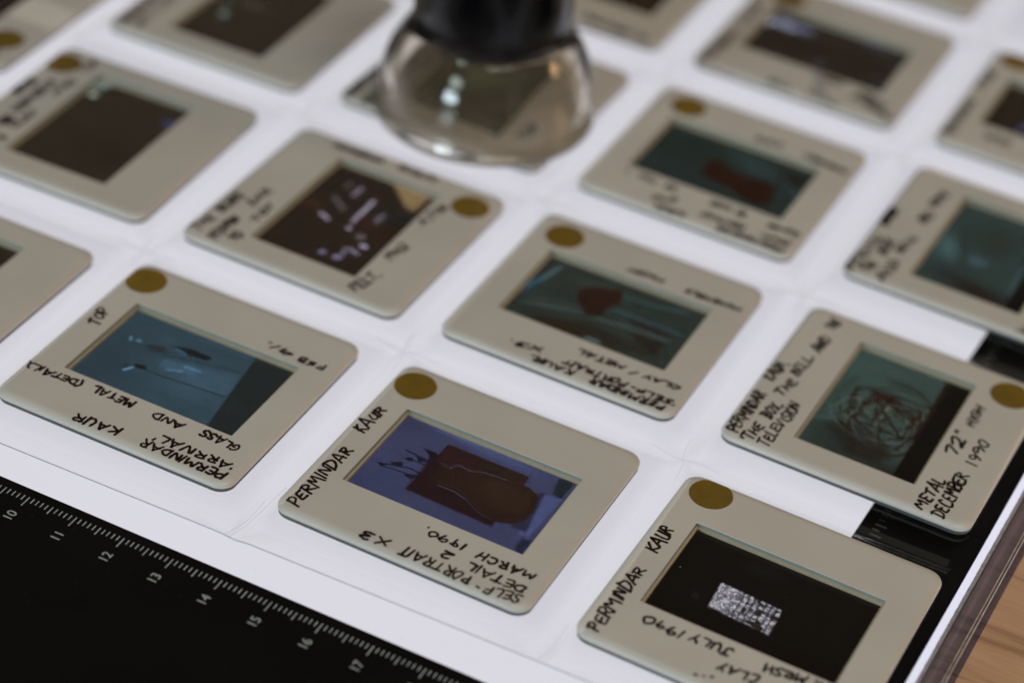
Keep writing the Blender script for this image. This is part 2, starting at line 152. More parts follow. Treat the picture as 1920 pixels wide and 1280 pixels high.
# ------------------------------------------------------------------ camera, world, lamps, exposure
sc=bpy.context.scene
cam_d=bpy.data.cameras.new('camera'); cam=bpy.data.objects.new('camera',cam_d); sc.collection.objects.link(cam)
R=ROT
cam.matrix_world=Matrix(((R[0][0],-R[1][0],-R[2][0],CAM[0]*MM),(R[0][1],-R[1][1],-R[2][1],CAM[1]*MM),(R[0][2],-R[1][2],-R[2][2],CAM[2]*MM),(0,0,0,1)))
cam_d.sensor_width=36; cam_d.lens=FPX*36/1920; cam_d.clip_start=.01; cam_d.clip_end=20
cam_d.dof.use_dof=True; cam_d.dof.focus_distance=0.428; cam_d.dof.aperture_fstop=7.8; cam_d.dof.aperture_blades=0
sc.camera=cam
w=bpy.data.worlds.new('World'); sc.world=w; w.use_nodes=True
w.node_tree.nodes['Background'].inputs[0].default_value=(.90,.86,.80,1); w.node_tree.nodes['Background'].inputs[1].default_value=0.065
def area(name,loc,target,sx,sy,power,col):
    l=bpy.data.lights.new(name,'AREA'); l.shape='RECTANGLE'; l.size=sx; l.size_y=sy; l.energy=power; l.color=col
    o=bpy.data.objects.new(name,l); sc.collection.objects.link(o); o.location=loc
    o.rotation_euler=(Vector(target)-Vector(loc)).to_track_quat('-Z','Y').to_euler(); return o
C0=(.15,.09,0)
area('window_light',(-.35,-1.8,.42),C0,.5,.42,19.0,(.70,.89,1.0))
area('ceiling_light',(.75,-.35,1.75),C0,1.0,.6,14.3,(1.0,.945,.86))
area('side_lamp',(.95,.55,.42),(.11,.15,.02),.14,.18,1.3,(1.0,.58,.28))
sc.view_settings.view_transform='Standard'; sc.view_settings.look='None'; sc.view_settings.exposure=0; sc.view_settings.gamma=1
sc.render.engine='CYCLES'
for k,v in dict(transparent_max_bounces=32,max_bounces=14,transmission_bounces=12,glossy_bounces=5,diffuse_bounces=3,caustics_refractive=True,caustics_reflective=False,blur_glossy=.5).items():
    try: setattr(sc.cycles,k,v)
    except Exception: pass
# ------------------------------------------------------------------ helpers
def lin(c): 
    c=np.asarray(c,float)/255; return np.where(c<=.04045,c/12.92,((c+.055)/1.055)**2.4)
def link(o,parent=None):
    sc.collection.objects.link(o)
    if parent is not None: o.parent=parent
    return o
def obj(name,verts,faces,mat,parent=None,smooth=False,loc=None,uvless=True):
    me=bpy.data.meshes.new(name); me.from_pydata([tuple(float(c)*MM for c in v) for v in verts],[],faces); me.update()
    if mat: me.materials.append(mat)
    if smooth: me.shade_smooth()
    o=bpy.data.objects.new(name,me)
    if loc: o.location=loc
    return link(o,parent)
def empty(name,loc,rz=0,label=None,cat=None,group=None,kind=None):
    o=bpy.data.objects.new(name,None); o.empty_display_size=.01; o.location=[c*MM for c in loc]; o.rotation_euler=(0,0,rz); link(o)
    tag(o,label,cat,group,kind); return o
def tag(o,label=None,cat=None,group=None,kind=None):
    if label:o['label']=label
    if cat:o['category']=cat
    if group:o['group']=group
    if kind:o['kind']=kind
    return o
class MB:
    def __init__(s): s.v=[]; s.f=[]
    def add(s,v,f):
        n=len(s.v); s.v+=list(v); s.f+=[tuple(i+n for i in q) for q in f]
    def box(s,x0,x1,y0,y1,z0,z1):
        s.prism([(x0,y0),(x1,y0),(x1,y1),(x0,y1)],z0,z1)
    def prism(s,pts,z0,z1):
        n=len(pts); s.add([(x,y,z0) for x,y in pts]+[(x,y,z1) for x,y in pts],[tuple(range(n))[::-1],tuple(range(n,2*n))]+[(i,(i+1)%n,n+(i+1)%n,n+i) for i in range(n)])
    def tube(s,P,r,n=8):
        P=[Vector(p) for p in P]; rings=[]
        for i,p in enumerate(P):
            d=(P[min(i+1,len(P)-1)]-P[max(i-1,0)]).normalized(); a=d.cross(Vector((0,0,1)))
            if a.length<.01:a=Vector((1,0,0))
            a.normalize(); b=d.cross(a); rings.append([p+a*math.cos(t)*r+b*math.sin(t)*r for t in [2*math.pi*k/n for k in range(n)]])
        v=[q for g in rings for q in g]; f=[(i*n+k,i*n+(k+1)%n,(i+1)*n+(k+1)%n,(i+1)*n+k) for i in range(len(P)-1) for k in range(n)]
        f+=[tuple(range(n))[::-1],tuple((len(P)-1)*n+k for k in range(n))]; s.add(v,f)
    def build(s,name,mat,parent=None,smooth=False): return obj(name,s.v,s.f,mat,parent,smooth)
def lathe(prof,n=96,closed=True):
    v=[];f=[];m=len(prof)
    for k in range(n):
        a=2*math.pi*k/n
        v+=[(r*math.cos(a),r*math.sin(a),z) for r,z in prof]
    for k in range(n):
        for i in range(m if closed else m-1):
            j=(i+1)%m; f.append((k*m+i,((k+1)%n)*m+i,((k+1)%n)*m+j,k*m+j))
    return v,f
# ------------------------------------------------------------------ materials
def newmat(name):
    m=bpy.data.materials.new(name); m.use_nodes=True; nt=m.node_tree; nt.nodes.clear()
    out=nt.nodes.new('ShaderNodeOutputMaterial'); return m,nt,out
def N(nt,t,**k):
    n=nt.nodes.new(t)
    for a,b in k.items():
        if hasattr(n,a): setattr(n,a,b)
    return n
def principled(name,col,rough=.5,noise=0,nscale=400,bump=0,bscale=3000,spec=.5,coat=0,rand=0):
    m,nt,out=newmat(name); p=N(nt,'ShaderNodeBsdfPrincipled'); nt.links.new(p.outputs[0],out.inputs[0])
    p.inputs['Base Color'].default_value=(*col,1); p.inputs['Roughness'].default_value=rough; p.inputs['Specular IOR Level'].default_value=spec
    p.inputs['Coat Weight'].default_value=coat; p.inputs['Coat Roughness'].default_value=.05
    tc=N(nt,'ShaderNodeTexCoord')
    if noise or rand:
        nz=N(nt,'ShaderNodeTexNoise'); nz.inputs['Scale'].default_value=nscale; nz.inputs['Detail'].default_value=4
        nt.links.new(tc.outputs['Object'],nz.inputs['Vector'])
        mr=N(nt,'ShaderNodeMapRange'); mr.inputs[1].default_value=.3; mr.inputs[2].default_value=.7; mr.inputs[3].default_value=1-noise; mr.inputs[4].default_value=1+noise
        nt.links.new(nz.outputs['Fac'],mr.inputs[0])
        oi=N(nt,'ShaderNodeObjectInfo'); m2=N(nt,'ShaderNodeMapRange'); m2.inputs[3].default_value=1-rand; m2.inputs[4].default_value=1+rand
        nt.links.new(oi.outputs['Random'],m2.inputs[0])
        mu=N(nt,'ShaderNodeMath',operation='MULTIPLY'); nt.links.new(mr.outputs[0],mu.inputs[0]); nt.links.new(m2.outputs[0],mu.inputs[1])
        vm=N(nt,'ShaderNodeVectorMath',operation='SCALE'); vm.inputs[0].default_value=col; nt.links.new(mu.outputs[0],vm.inputs['Scale'])
        nt.links.new(vm.outputs[0],p.inputs['Base Color'])
    if bump:
        nb=N(nt,'ShaderNodeTexNoise'); nb.inputs['Scale'].default_value=bscale; nb.inputs['Detail'].default_value=3; nt.links.new(tc.outputs['Object'],nb.inputs['Vector'])
        b=N(nt,'ShaderNodeBump'); b.inputs['Strength'].default_value=bump; b.inputs['Distance'].default_value=.0001
        nt.links.new(nb.outputs['Fac'],b.inputs['Height']); nt.links.new(b.outputs[0],p.inputs['Normal'])
    return m
def clearfilm(name,tint,rough=.05,ior=1.45,milky=0.0,mcol=(.8,.8,.8),bump=0,bscale=120,attr=False,gloss=(1,1,1)):
    m,nt,out=newmat(name); tr=N(nt,'ShaderNodeBsdfTransparent'); tr.inputs[0].default_value=(*tint,1)
    gl=N(nt,'ShaderNodeBsdfGlossy'); gl.inputs['Roughness'].default_value=rough; gl.inputs[0].default_value=(*gloss,1)
    fr=N(nt,'ShaderNodeFresnel'); fr.inputs[0].default_value=ior
    ge=N(nt,'ShaderNodeNewGeometry'); sb=N(nt,'ShaderNodeMath',operation='SUBTRACT'); sb.inputs[0].default_value=1; nt.links.new(ge.outputs['Backfacing'],sb.inputs[1])
    fm=N(nt,'ShaderNodeMath',operation='MULTIPLY'); nt.links.new(fr.outputs[0],fm.inputs[0]); nt.links.new(sb.outputs[0],fm.inputs[1])
    mx=N(nt,'ShaderNodeMixShader'); nt.links.new(fm.outputs[0],mx.inputs[0]); nt.links.new(gl.outputs[0],mx.inputs[2])
    src=tr
    if attr:
        at=N(nt,'ShaderNodeAttribute',attribute_name='picture'); nt.links.new(at.outputs['Color'],tr.inputs[0])
    if milky:
        df=N(nt,'ShaderNodeBsdfDiffuse'); df.inputs[0].default_value=(*mcol,1); m2=N(nt,'ShaderNodeMixShader'); m2.inputs[0].default_value=milky
        nt.links.new(tr.outputs[0],m2.inputs[1]); nt.links.new(df.outputs[0],m2.inputs[2]); src=m2
    nt.links.new(src.outputs[0],mx.inputs[1]); nt.links.new(mx.outputs[0],out.inputs[0])
    if bump:
        tc=N(nt,'ShaderNodeTexCoord'); nb=N(nt,'ShaderNodeTexNoise'); nb.inputs['Scale'].default_value=bscale; nb.inputs['Detail'].default_value=2; nt.links.new(tc.outputs['Object'],nb.inputs['Vector'])
        b=N(nt,'ShaderNodeBump'); b.inputs['Strength'].default_value=bump; b.inputs['Distance'].default_value=.0006; nt.links.new(nb.outputs['Fac'],b.inputs['Height'])
        nt.links.new(b.outputs[0],gl.inputs['Normal']); nt.links.new(b.outputs[0],fr.inputs['Normal'])
    return m
def emission(name,col,st=1,var=0):
    m,nt,out=newmat(name); e=N(nt,'ShaderNodeEmission'); e.inputs[0].default_value=(*col,1); e.inputs[1].default_value=st; nt.links.new(e.outputs[0],out.inputs[0])
    if var:
        tc=N(nt,'ShaderNodeTexCoord'); nz=N(nt,'ShaderNodeTexNoise'); nz.inputs['Scale'].default_value=9; nz.inputs['Detail'].default_value=1; nt.links.new(tc.outputs['Object'],nz.inputs['Vector'])
        mr=N(nt,'ShaderNodeMapRange'); mr.inputs[3].default_value=st*(1-var); mr.inputs[4].default_value=st*(1+var); nt.links.new(nz.outputs['Fac'],mr.inputs[0]); nt.links.new(mr.outputs[0],e.inputs[1])
    return m
M={}
M['panel']=emission('lit_diffuser',(.735,.728,.80),1.0,.03)
M['print']=principled('black_screen_print',(.0055,.005,.0042),.7,noise=.2,nscale=60,spec=0)
M['marks']=principled('grey_scale_print',(.47,.51,.50),.6,noise=.25,nscale=900,spec=.2)
M['faintmarks']=principled('faint_scale_print',(.22,.22,.2),.6,spec=.2)
M['cover']=clearfilm('clear_acrylic',(.99,.99,.99),.015,1.34,bump=.04,bscale=40)
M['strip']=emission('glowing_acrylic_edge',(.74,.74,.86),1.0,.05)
M['frost']=principled('frosted_edge',(.30,.29,.31),.6,noise=.35,nscale=2500,bump=.4,bscale=4000)
M['rail']=clearfilm('shade_tinted_clear_acrylic',(.70,.72,.82),.06,1.30,milky=.03,bump=.3,bscale=500)  # clear rail; dark tint paints in the shadowed wood seen through it
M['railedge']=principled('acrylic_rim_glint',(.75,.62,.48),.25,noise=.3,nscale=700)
M['tray']=principled('black_tray',(.02,.02,.02),.5)
M['mount']=principled('off_white_slide_plastic',(.70,.655,.585),.40,noise=.06,nscale=38,bump=.12,bscale=1800,rand=.045,spec=.45)
M['wall']=principled('shade_painted_aperture_wall',(.33,.37,.33),.5,noise=.06)  # same plastic as the mount; recess shade put into a darker grey-green
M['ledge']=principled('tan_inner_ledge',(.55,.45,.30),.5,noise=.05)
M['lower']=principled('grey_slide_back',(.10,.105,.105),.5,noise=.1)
M['ink']=principled('brown_black_marker_ink',(.022,.009,.009),.35,noise=.25,nscale=1500,spec=.4)
M['greyink']=principled('faded_pencil_ink',(.12,.10,.09),.6,noise=.3,nscale=900)
M['dot']=principled('gold_brown_sticker',(.235,.140,.016),.42,noise=.12,nscale=260,bump=.1,bscale=3000,rand=.08,spec=.4)
M['film']=clearfilm('photographic_film',(1,1,1),.12,1.30,attr=True,milky=.02,mcol=(.75,.55,.42),bump=.05,bscale=90)
M['sheet']=clearfilm('clear_pocket_film',(.985,.985,.985),.10,1.17,attr=True,bump=.25,bscale=75)
M['weld']=clearfilm('welded_seam_film',(1,1,1),.2,1.15,milky=.025)
M['pageedge']=principled('cut_film_edge',(.22,.21,.21),.4)
M['crease']=clearfilm('creased_film',(.86,.85,.87),.2,1.4)
M['tape']=clearfilm('matte_grey_tape',(.75,.72,.66),.4,1.4,milky=.45)
M['black']=principled('glossy_black_barrel',(.002,.002,.003),.2,spec=.16,noise=.2,nscale=300)
M['faintdust']=principled('grey_dust',(.05,.05,.045),.9)
M['speck']=principled('dust_speck',(.7,.65,.55),.8)
m,nt,out=newmat('moulded_clear_acrylic'); g=N(nt,'ShaderNodeBsdfGlass'); g.inputs['IOR'].default_value=1.42; g.inputs['Roughness'].default_value=.03; g.inputs[0].default_value=(1,.975,.935,1)
nt.links.new(g.outputs[0],out.inputs[0]); M['glass']=m
# wood
m,nt,out=newmat('oiled_wood'); p=N(nt,'ShaderNodeBsdfPrincipled'); nt.links.new(p.outputs[0],out.inputs[0]); tc=N(nt,'ShaderNodeTexCoord')
mp=N(nt,'ShaderNodeMapping'); mp.inputs['Scale'].default_value=(7,70,1); mp.inputs['Rotation'].default_value=(0,0,math.radians(8)); nt.links.new(tc.outputs['Object'],mp.inputs[0])
n1=N(nt,'ShaderNodeTexNoise'); n1.inputs['Scale'].default_value=1.6; n1.inputs['Detail'].default_value=8; n1.inputs['Roughness'].default_value=.62; n1.inputs['Distortion'].default_value=1.2; nt.links.new(mp.outputs[0],n1.inputs['Vector'])
mp2=N(nt,'ShaderNodeMapping'); mp2.inputs['Scale'].default_value=(60,1500,1); mp2.inputs['Rotation'].default_value=(0,0,math.radians(8)); nt.links.new(tc.outputs['Object'],mp2.inputs[0])
n2=N(nt,'ShaderNodeTexNoise'); n2.inputs['Scale'].default_value=1; n2.inputs['Detail'].default_value=3; nt.links.new(mp2.outputs[0],n2.inputs['Vector'])
ad=N(nt,'ShaderNodeMath',operation='MULTIPLY_ADD'); ad.inputs[1].default_value=.22; nt.links.new(n2.outputs['Fac'],ad.inputs[0]); nt.links.new(n1.outputs['Fac'],ad.inputs[2])
cr=N(nt,'ShaderNodeValToRGB'); e=cr.color_ramp.elements; e[0].position=.40; e[0].color=(.27,.15,.08,1); e[1].position=.80; e[1].color=(.66,.41,.235,1)
q=e.new(.55); q.color=(.54,.325,.18,1)
nt.links.new(ad.outputs[0],cr.inputs[0]); nt.links.new(cr.outputs[0],p.inputs['Base Color']); p.inputs['Roughness'].default_value=.45
bp=N(nt,'ShaderNodeBump'); bp.inputs['Strength'].default_value=.25; bp.inputs['Distance'].default_value=.0003; nt.links.new(ad.outputs[0],bp.inputs['Height']); nt.links.new(bp.outputs[0],p.inputs['Normal'])
M['wood']=m
# ------------------------------------------------------------------ table
ZS=5.5                     # top of the acrylic cover
mb=MB(); mb.box(-450,650,-420,700,-42,-5.0)
o=mb.build('table_top',M['wood']); tag(o,kind='structure')
# ------------------------------------------------------------------ light box
def xr(y): return 251.75+.0247*(y-41)       # right rim of the printed border
def xp(y): return 230.65+.0325*(y-72)       # right rim of the lit window
Y0,Y1,X0=-110,420,-160
lb=empty('light_box',(100,120,-5),0,'large slim light box with a black centimetre rule printed on its glowing surface','light box')
OFF=Vector((100,120,-5))
class LB(MB):
    def build(s,name,mat,parent=None,smooth=False):
        o=obj(name,[(v[0]-OFF.x,v[1]-OFF.y,v[2]-OFF.z) for v in s.v],s.f,mat,lb if parent is None else parent,smooth); return o
mb=LB(); mb.prism([(X0,Y0),(xr(Y0)-.3,Y0),(xr(Y1)-.3,Y1),(X0,Y1)],-4.95,-1.5); mb.build('base_tray',M['tray'])
EY=2.15   # lit window front edge
def ey(x): return 2.05+.0045*(x-100)
mb=LB(); mb.prism([(X0+40,ey(X0)),(xp(0),ey(230)),(xp(360),360),(X0+40,360)],-.35,-.02); mb.build('lit_panel',M['panel'])
mb=LB()
mb.prism([(X0,Y0),(xr(Y0)+.8,Y0),(xr(ey(252))+.8,ey(252)),(X0,ey(X0))],-.3,0)
mb.prism([(xp(ey(230))+.0,ey(230)+.001),(xr(ey(252))+.8,ey(252)+.001),(xr(360)+.8,360),(xp(360),360)],-.3,0)
mb.build('printed_border',M['print'])
# centimetre scale
mb=LB()
for k in range(-90,380):
    x=100+k*1.0
    if x<-60 or x>245: continue
    L=2.62 if k%10==0 else (2.0 if k%5==0 else 1.3)
    y=.05; hw=.105
    j=rng.normal(0,.015)
    mb.add([(x-hw+j,y-L,.03),(x+hw+j,y-L,.03),(x+hw+j,y,.03),(x-hw+j,y,.03)],[(0,1,2,3)])
mb.build('centimetre_marks',M['marks'])
def text_mesh(s,size):
    c=bpy.data.curves.new('numeral','FONT'); c.body=s; c.size=size; c.align_x='CENTER'; c.align_y='CENTER'; c.offset=.000005; c.resolution_u=6
    o=bpy.data.objects.new('t',c); sc.collection.objects.link(o); dg=bpy.context.evaluated_depsgraph_get(); dg.update()
    me=bpy.data.meshes.new_from_object(o.evaluated_get(dg)); bpy.data.objects.remove(o); me.materials.clear(); me.materials.append(M['marks']); me.name='numeral'; return me
for n in range(8,25):
    me=text_mesh(str(n),.00262); o=bpy.data.objects.new('numeral',me); link(o,lb)
    o.rotation_euler=(0,0,math.radians(90)); o.location=((n*10-OFF.x-.05)*MM,(-5.75-OFF.y)*MM,(.03-OFF.z)*MM)
# inch scale on the right border
mb=LB()
for k in range(-8,190):
    y=9.9+k*1.5875; 
    if y>340 or y<6: continue
    x=xp(y)+2.5; L=2.2 if k%2==1 else 1.3
    if k%8==7: L=3.0
    mb.add([(x,y-.12,.03),(x+L,y-.12,.03),(x+L,y+.12,.03),(x,y+.12,.03)],[(0,1,2,3)])
mb.build('inch_marks',M['faintmarks'])
mb=LB(); mb.prism([(X0,Y0),(xr(Y0)+.8,Y0),(xr(Y1)+.8,Y1),(X0,Y1)],ZS-.35,ZS); mb.build('clear_cover',M['cover'])
# glowing edge: rounded arris of the acrylic, then frosted saw cut, then the clear side rail
def strip(name,mat,sec,smooth=True,jit=0,par=None):
    ys=np.arange(Y0,Y1+.1,2.0 if jit==0 else .6); v=[];f=[];m_=len(sec)
    for y in ys:
        j=rng.normal(0,jit) if jit else 0
        for i,(dx,z) in enumerate(sec): v.append((xr(y)+dx+(j if i in(m_//2,m_//2+1,m_//2-1) else 0),y,z))
    for a in range(len(ys)-1):
        for i in range(m_): j=(i+1)%m_; f.append((a*m_+i,(a+1)*m_+i,(a+1)*m_+j,a*m_+j))
    b=LB(); b.add(v,f); return b.build(name,mat,par,smooth)
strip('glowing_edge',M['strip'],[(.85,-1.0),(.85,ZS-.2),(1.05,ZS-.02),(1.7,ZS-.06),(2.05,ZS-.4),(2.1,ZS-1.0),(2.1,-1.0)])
strip('frosted_cut',M['frost'],[(2.13,ZS-3.0),(2.13,ZS-.62),(2.4,ZS-.65),(2.75,ZS-.8),(2.8,ZS-3.0)],False,.02)
strip('side_rail',M['rail'],[(2.85,-4.9),(2.85,ZS-1.0),(3.2,ZS-1.0),(6.2,ZS-1.05),(6.5,ZS-1.3),(6.5,-4.9)])
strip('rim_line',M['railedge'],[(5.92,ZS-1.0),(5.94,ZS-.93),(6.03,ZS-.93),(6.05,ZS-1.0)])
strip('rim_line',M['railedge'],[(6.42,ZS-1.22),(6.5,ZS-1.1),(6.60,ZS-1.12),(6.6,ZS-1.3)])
mb=LB()
for i in range(46):
    y=rng.uniform(20,120); x=xr(y)+rng.uniform(2.7,5.6); r=rng.uniform(.03,.09); z=ZS-.98
    mb.add([(x-r,y-r,z),(x+r,y-r*.6,z),(x+r*.7,y+r*1.4,z),(x-r*.6,y+r,z)],[(0,1,2,3)])
tag(mb.build('scratches',M['railedge']),kind='stuff')
# ------------------------------------------------------------------ slides
def rrect(hw,hh,r,n=7):
    pts=[]
    for cx,cy,a0 in ((hw-r,hh-r,0),(-hw+r,hh-r,90),(-hw+r,-hh+r,180),(hw-r,-hh+r,270)):
        for k in range(n+1):
            a=math.radians(a0+90*k/n); pts.append((cx+r*math.cos(a),cy+r*math.sin(a)))
    return pts
ZB=ZT-2.03
def mount_mesh(W,H):
    """one shell with an opening W x H (top rim)"""
    levels_o=[(25.0,3.0,-1.22),(25.0,3.0,-.80),(24.9,2.95,-.55),(24.65,2.85,-.30),(24.2,2.6,-.11),(23.6,2.3,-.02),(23.0,2.1,0.0)]
    levels_i=[(0,0.0),(.04,-.03),(.06,-.09)]
    v=[];f=[]; n=32
    for hw,r,z in levels_o: v+=[(x,y,z) for x,y in rrect(hw,hw,r)]
    no=len(levels_o)
    for a in range(no-1):
        for i in range(n): j=(i+1)%n; f.append((a*n+i,a*n+j,(a+1)*n+j,(a+1)*n+i))
    for d,z in levels_i: v+=[(x,y,z) for x,y in rrect(W/2-d,H/2-d,.35-.0*d)]
    top=(no-1)*n; inn=no*n
    for i in range(n): j=(i+1)%n; f.append((top+i,top+j,inn+j,inn+i))
    for a in range(len(levels_i)-1):
        for i in range(n): j=(i+1)%n; f.append((inn+a*n+i,inn+a*n+j,inn+(a+1)*n+j,inn+(a+1)*n+i))
    return v,f
def ring(W,H,d0,d1,z0,z1,r=.25):
    a=rrect(W/2-d0,H/2-d0,r); b=rrect(W/2-d1,H/2-d1,r*.8); n=len(a)
    v=[(x,y,z0) for x,y in a]+[(x,y,z0) for x,y in b]+[(x,y,z1) for x,y in b]
    f=[(i,(i+1)%n,n+(i+1)%n,n+i) for i in range(n)]+[(n+i,n+(i+1)%n,2*n+(i+1)%n,2*n+i) for i in range(n)]
    return v,f
cache={}
def shared(key,fn,mat,smooth=False):
    if key not in cache:
        v,f=fn(); me=bpy.data.meshes.new(key[0]); me.from_pydata([tuple(c*MM for c in p) for p in v],[],f); me.update(); me.materials.append(mat)
        if smooth:
            for p in me.polygons: p.use_smooth=p.normal.z<.995
        cache[key]=me
    return cache[key]
def part(name,me,parent): return link(bpy.data.objects.new(name,me),parent)
def seg_dist(X,Y,a,b):
    ax,ay=a;bx,by=b; dx,dy=bx-ax,by-ay; L=dx*dx+dy*dy+1e-9
    t=np.clip(((X-ax)*dx+(Y-ay)*dy)/L,0,1); return np.hypot(X-ax-t*dx,Y-ay-t*dy)
def paint(X,Y,bg,ops):
    img=np.zeros(X.shape+(3,))+np.array(bg,float)
    for o in ops:
        k=o[0]
        if k=='p':
            pts,col,soft,al=o[1:5]; d=np.full(X.shape,1e9); ins=np.zeros(X.shape,bool); m=len(pts)
            for i in range(m):
                a=pts[i];b=pts[(i+1)%m]; d=np.minimum(d,seg_dist(X,Y,a,b))
                c=((a[1]>Y)!=(b[1]>Y))&(X<(b[0]-a[0])*(Y-a[1])/(b[1]-a[1]+1e-12)+a[0]); ins^=c
            s=np.where(ins,-d,d); wgt=np.clip(.5-s/(soft*1.2),0,1)
        elif k=='l':
            pts,wd,col,soft,al=o[1:6]; d=np.full(X.shape,1e9)
            for a,b in zip(pts[:-1],pts[1:]): d=np.minimum(d,seg_dist(X,Y,a,b))
            wgt=np.clip(.5-(d-wd/2)/(soft+.02),0,1)
        else:
            c,rx,ry,an,col,al,soft=o[1:8]; a=math.radians(an); dx=X-c[0];dy=Y-c[1]
            u=(dx*math.cos(a)+dy*math.sin(a))/rx; v=(-dx*math.sin(a)+dy*math.cos(a))/ry; rr=np.sqrt(u*u+v*v)
            wgt=np.exp(-rr**2*1.1) if soft>=.9 else np.clip((1.15-rr)/(.15+soft),0,1)
        wgt=wgt*wgt*(3-2*wgt)*al if k!='e' or o[7]<.9 else wgt*al
        img=img*(1-wgt[...,None])+np.array(col,float)*wgt[...,None]
    return img
def vnoise(X,Y,s,seed):
    r=np.random.default_rng(seed); G=r.random((64,64)); x=X/s+31;y=Y/s+31; i=np.floor(x).astype(int)%63; j=np.floor(y).astype(int)%63; fx=x-np.floor(x);fy=y-np.floor(y)
    fx=fx*fx*(3-2*fx);fy=fy*fy*(3-2*fy)
    return (G[i,j]*(1-fx)+G[i+1,j]*fx)*(1-fy)+(G[i,j+1]*(1-fx)+G[i+1,j+1]*fx)*fy
def grid_obj(name,xs,ys,z,rgb,mat,parent):
    nx,ny=len(xs),len(ys); X,Y=np.meshgrid(xs,ys,indexing='ij')
    co=np.zeros((nx*ny,3),np.float32); co[:,0]=X.ravel()*MM;co[:,1]=Y.ravel()*MM;co[:,2]=(z.ravel() if hasattr(z,'ravel') else z)*MM
    idx=np.arange(nx*ny).reshape(nx,ny); q=np.stack([idx[:-1,:-1],idx[1:,:-1],idx[1:,1:],idx[:-1,1:]],-1).reshape(-1,4)
    me=bpy.data.meshes.new(name); me.vertices.add(nx*ny); me.vertices.foreach_set('co',co.ravel()); me.loops.add(q.size); me.loops.foreach_set('vertex_index',q.ravel().astype(np.int32))
    me.polygons.add(len(q)); me.polygons.foreach_set('loop_start',np.arange(0,q.size,4,dtype=np.int32)); me.update(calc_edges=True); me.validate(); me.shade_smooth()
    if rgb is not None:
        at=me.color_attributes.new('picture','FLOAT_COLOR','POINT'); c=np.ones((nx*ny,4),np.float32); c[:,:3]=rgb.reshape(-1,3); at.data.foreach_set('color',c.ravel())
    me.materials.append(mat); o=bpy.data.objects.new(name,me); return link(o,parent)
# handwriting: single stroke capitals
G={
'A':[[(0,0),(.38,1),(.45,1),(.75,0)],[(.12,.36),(.68,.38)]],'B':[[(.08,0),(.1,1)],[(.05,1),(.45,.98),(.58,.78),(.4,.56),(.1,.52),(.5,.5),(.64,.26),(.45,.02),(.05,0)]],
'C':[[(.62,.85),(.4,1),(.12,.75),(.05,.35),(.25,.02),(.64,.12)]],'D':[[(.08,0),(.1,1)],[(0,.98),(.4,.95),(.66,.6),(.5,.15),(.02,0)]],
'E':[[(.58,.98),(.1,.95),(.08,.5),(.08,.03),(.6,.02)],[(.08,.52),(.48,.54)]],'F':[[(.62,.98),(.08,.96),(.08,0)],[(.08,.5),(.46,.52)]],
'G':[[(.6,.88),(.35,1),(.08,.7),(.06,.3),(.3,0),(.6,.15),(.62,.45),(.36,.44)]],'H':[[(.05,0),(.08,1)],[(.6,0),(.62,1)],[(.05,.5),(.6,.54)]],
'I':[[(.12,0),(.16,1)]],'J':[[(.1,.98),(.66,1)],[(.42,1),(.4,.2),(.2,0),(.02,.2)]],'K':[[(.08,0),(.1,1)],[(.58,1),(.12,.48),(.34,.4),(.64,0)]],
'L':[[(.1,1),(.06,.3),(.1,.03),(.6,.04)]],'M':[[(0,0),(.12,1),(.4,.4),(.7,1),(.84,0)]],'N':[[(.02,0),(.08,1),(.56,.05),(.62,1)]],
'O':[[(.36,1),(.08,.7),(.06,.28),(.32,0),(.6,.28),(.6,.72),(.36,1),(.3,.98)]],'P':[[(.08,0),(.1,1)],[(0,.95),(.42,1),(.6,.76),(.4,.5),(.1,.46)]],
'Q':[[(.36,1),(.06,.5),(.36,0),(.62,.5),(.36,1)],[(.4,.25),(.68,-.05)]],'R':[[(.08,0),(.1,1)],[(0,.95),(.42,1),(.58,.78),(.4,.54),(.1,.5),(.32,.44),(.68,0)]],
'S':[[(.56,.88),(.34,1),(.1,.82),(.2,.58),(.46,.44),(.54,.18),(.3,0),(.02,.12)]],'T':[[(0,.97),(.66,1)],[(.34,.98),(.3,0)]],
'U':[[(.05,1),(.06,.3),(.26,0),(.52,.2),(.58,1)],[(.58,1),(.6,0)]],'V':[[(0,1),(.28,0),(.62,1)]],'W':[[(0,1),(.18,0),(.42,.6),(.62,0),(.88,1)]],
'X':[[(0,1),(.6,0)],[(.58,1),(.02,0)]],'Y':[[(0,1),(.3,.5)],[(.62,1),(.3,.46),(.2,0)]],'Z':[[(0,1),(.6,.98),(.04,.03),(.62,.02)]],
'0':[[(.34,1),(.06,.6),(.12,.1),(.4,0),(.6,.4),(.5,.9),(.34,1)]],'1':[[(.18,1),(.12,0)]],'2':[[(.04,.8),(.3,1),(.54,.76),(.4,.4),(.02,.02),(.6,.04)]],
'3':[[(.06,.9),(.34,1),(.54,.78),(.22,.54),(.56,.34),(.4,.04),(.02,.08)]],'4':[[(.4,1),(.0,.35),(.62,.38)],[(.46,.7),(.4,0)]],'7':[[(0,.98),(.58,1),(.22,0)]],
'8':[[(.3,.52),(.08,.76),(.3,1),(.52,.78),(.3,.52),(.04,.25),(.3,0),(.56,.25),(.3,.52)]],'9':[[(.54,.76),(.3,1),(.06,.76),(.26,.5),(.54,.74),(.44,0)]],
'-':[[(0,.5),(.4,.52)]],'.':[[(.08,.02),(.14,.0)]],',':[[(.14,.05),(.06,-.15)]],"'":[[(.12,1.05),(.08,.78)]],'"':[[(.08,1.05),(.08,.8)],[(.26,1.05),(.26,.8)]],'/':[[(0,-.1),(.4,1.05)]],
'(':[[(.3,1.1),(.06,.75),(.06,.25),(.3,-.1)]],')':[[(.02,1.1),(.26,.75),(.26,.25),(.02,-.1)]],' ':[]}
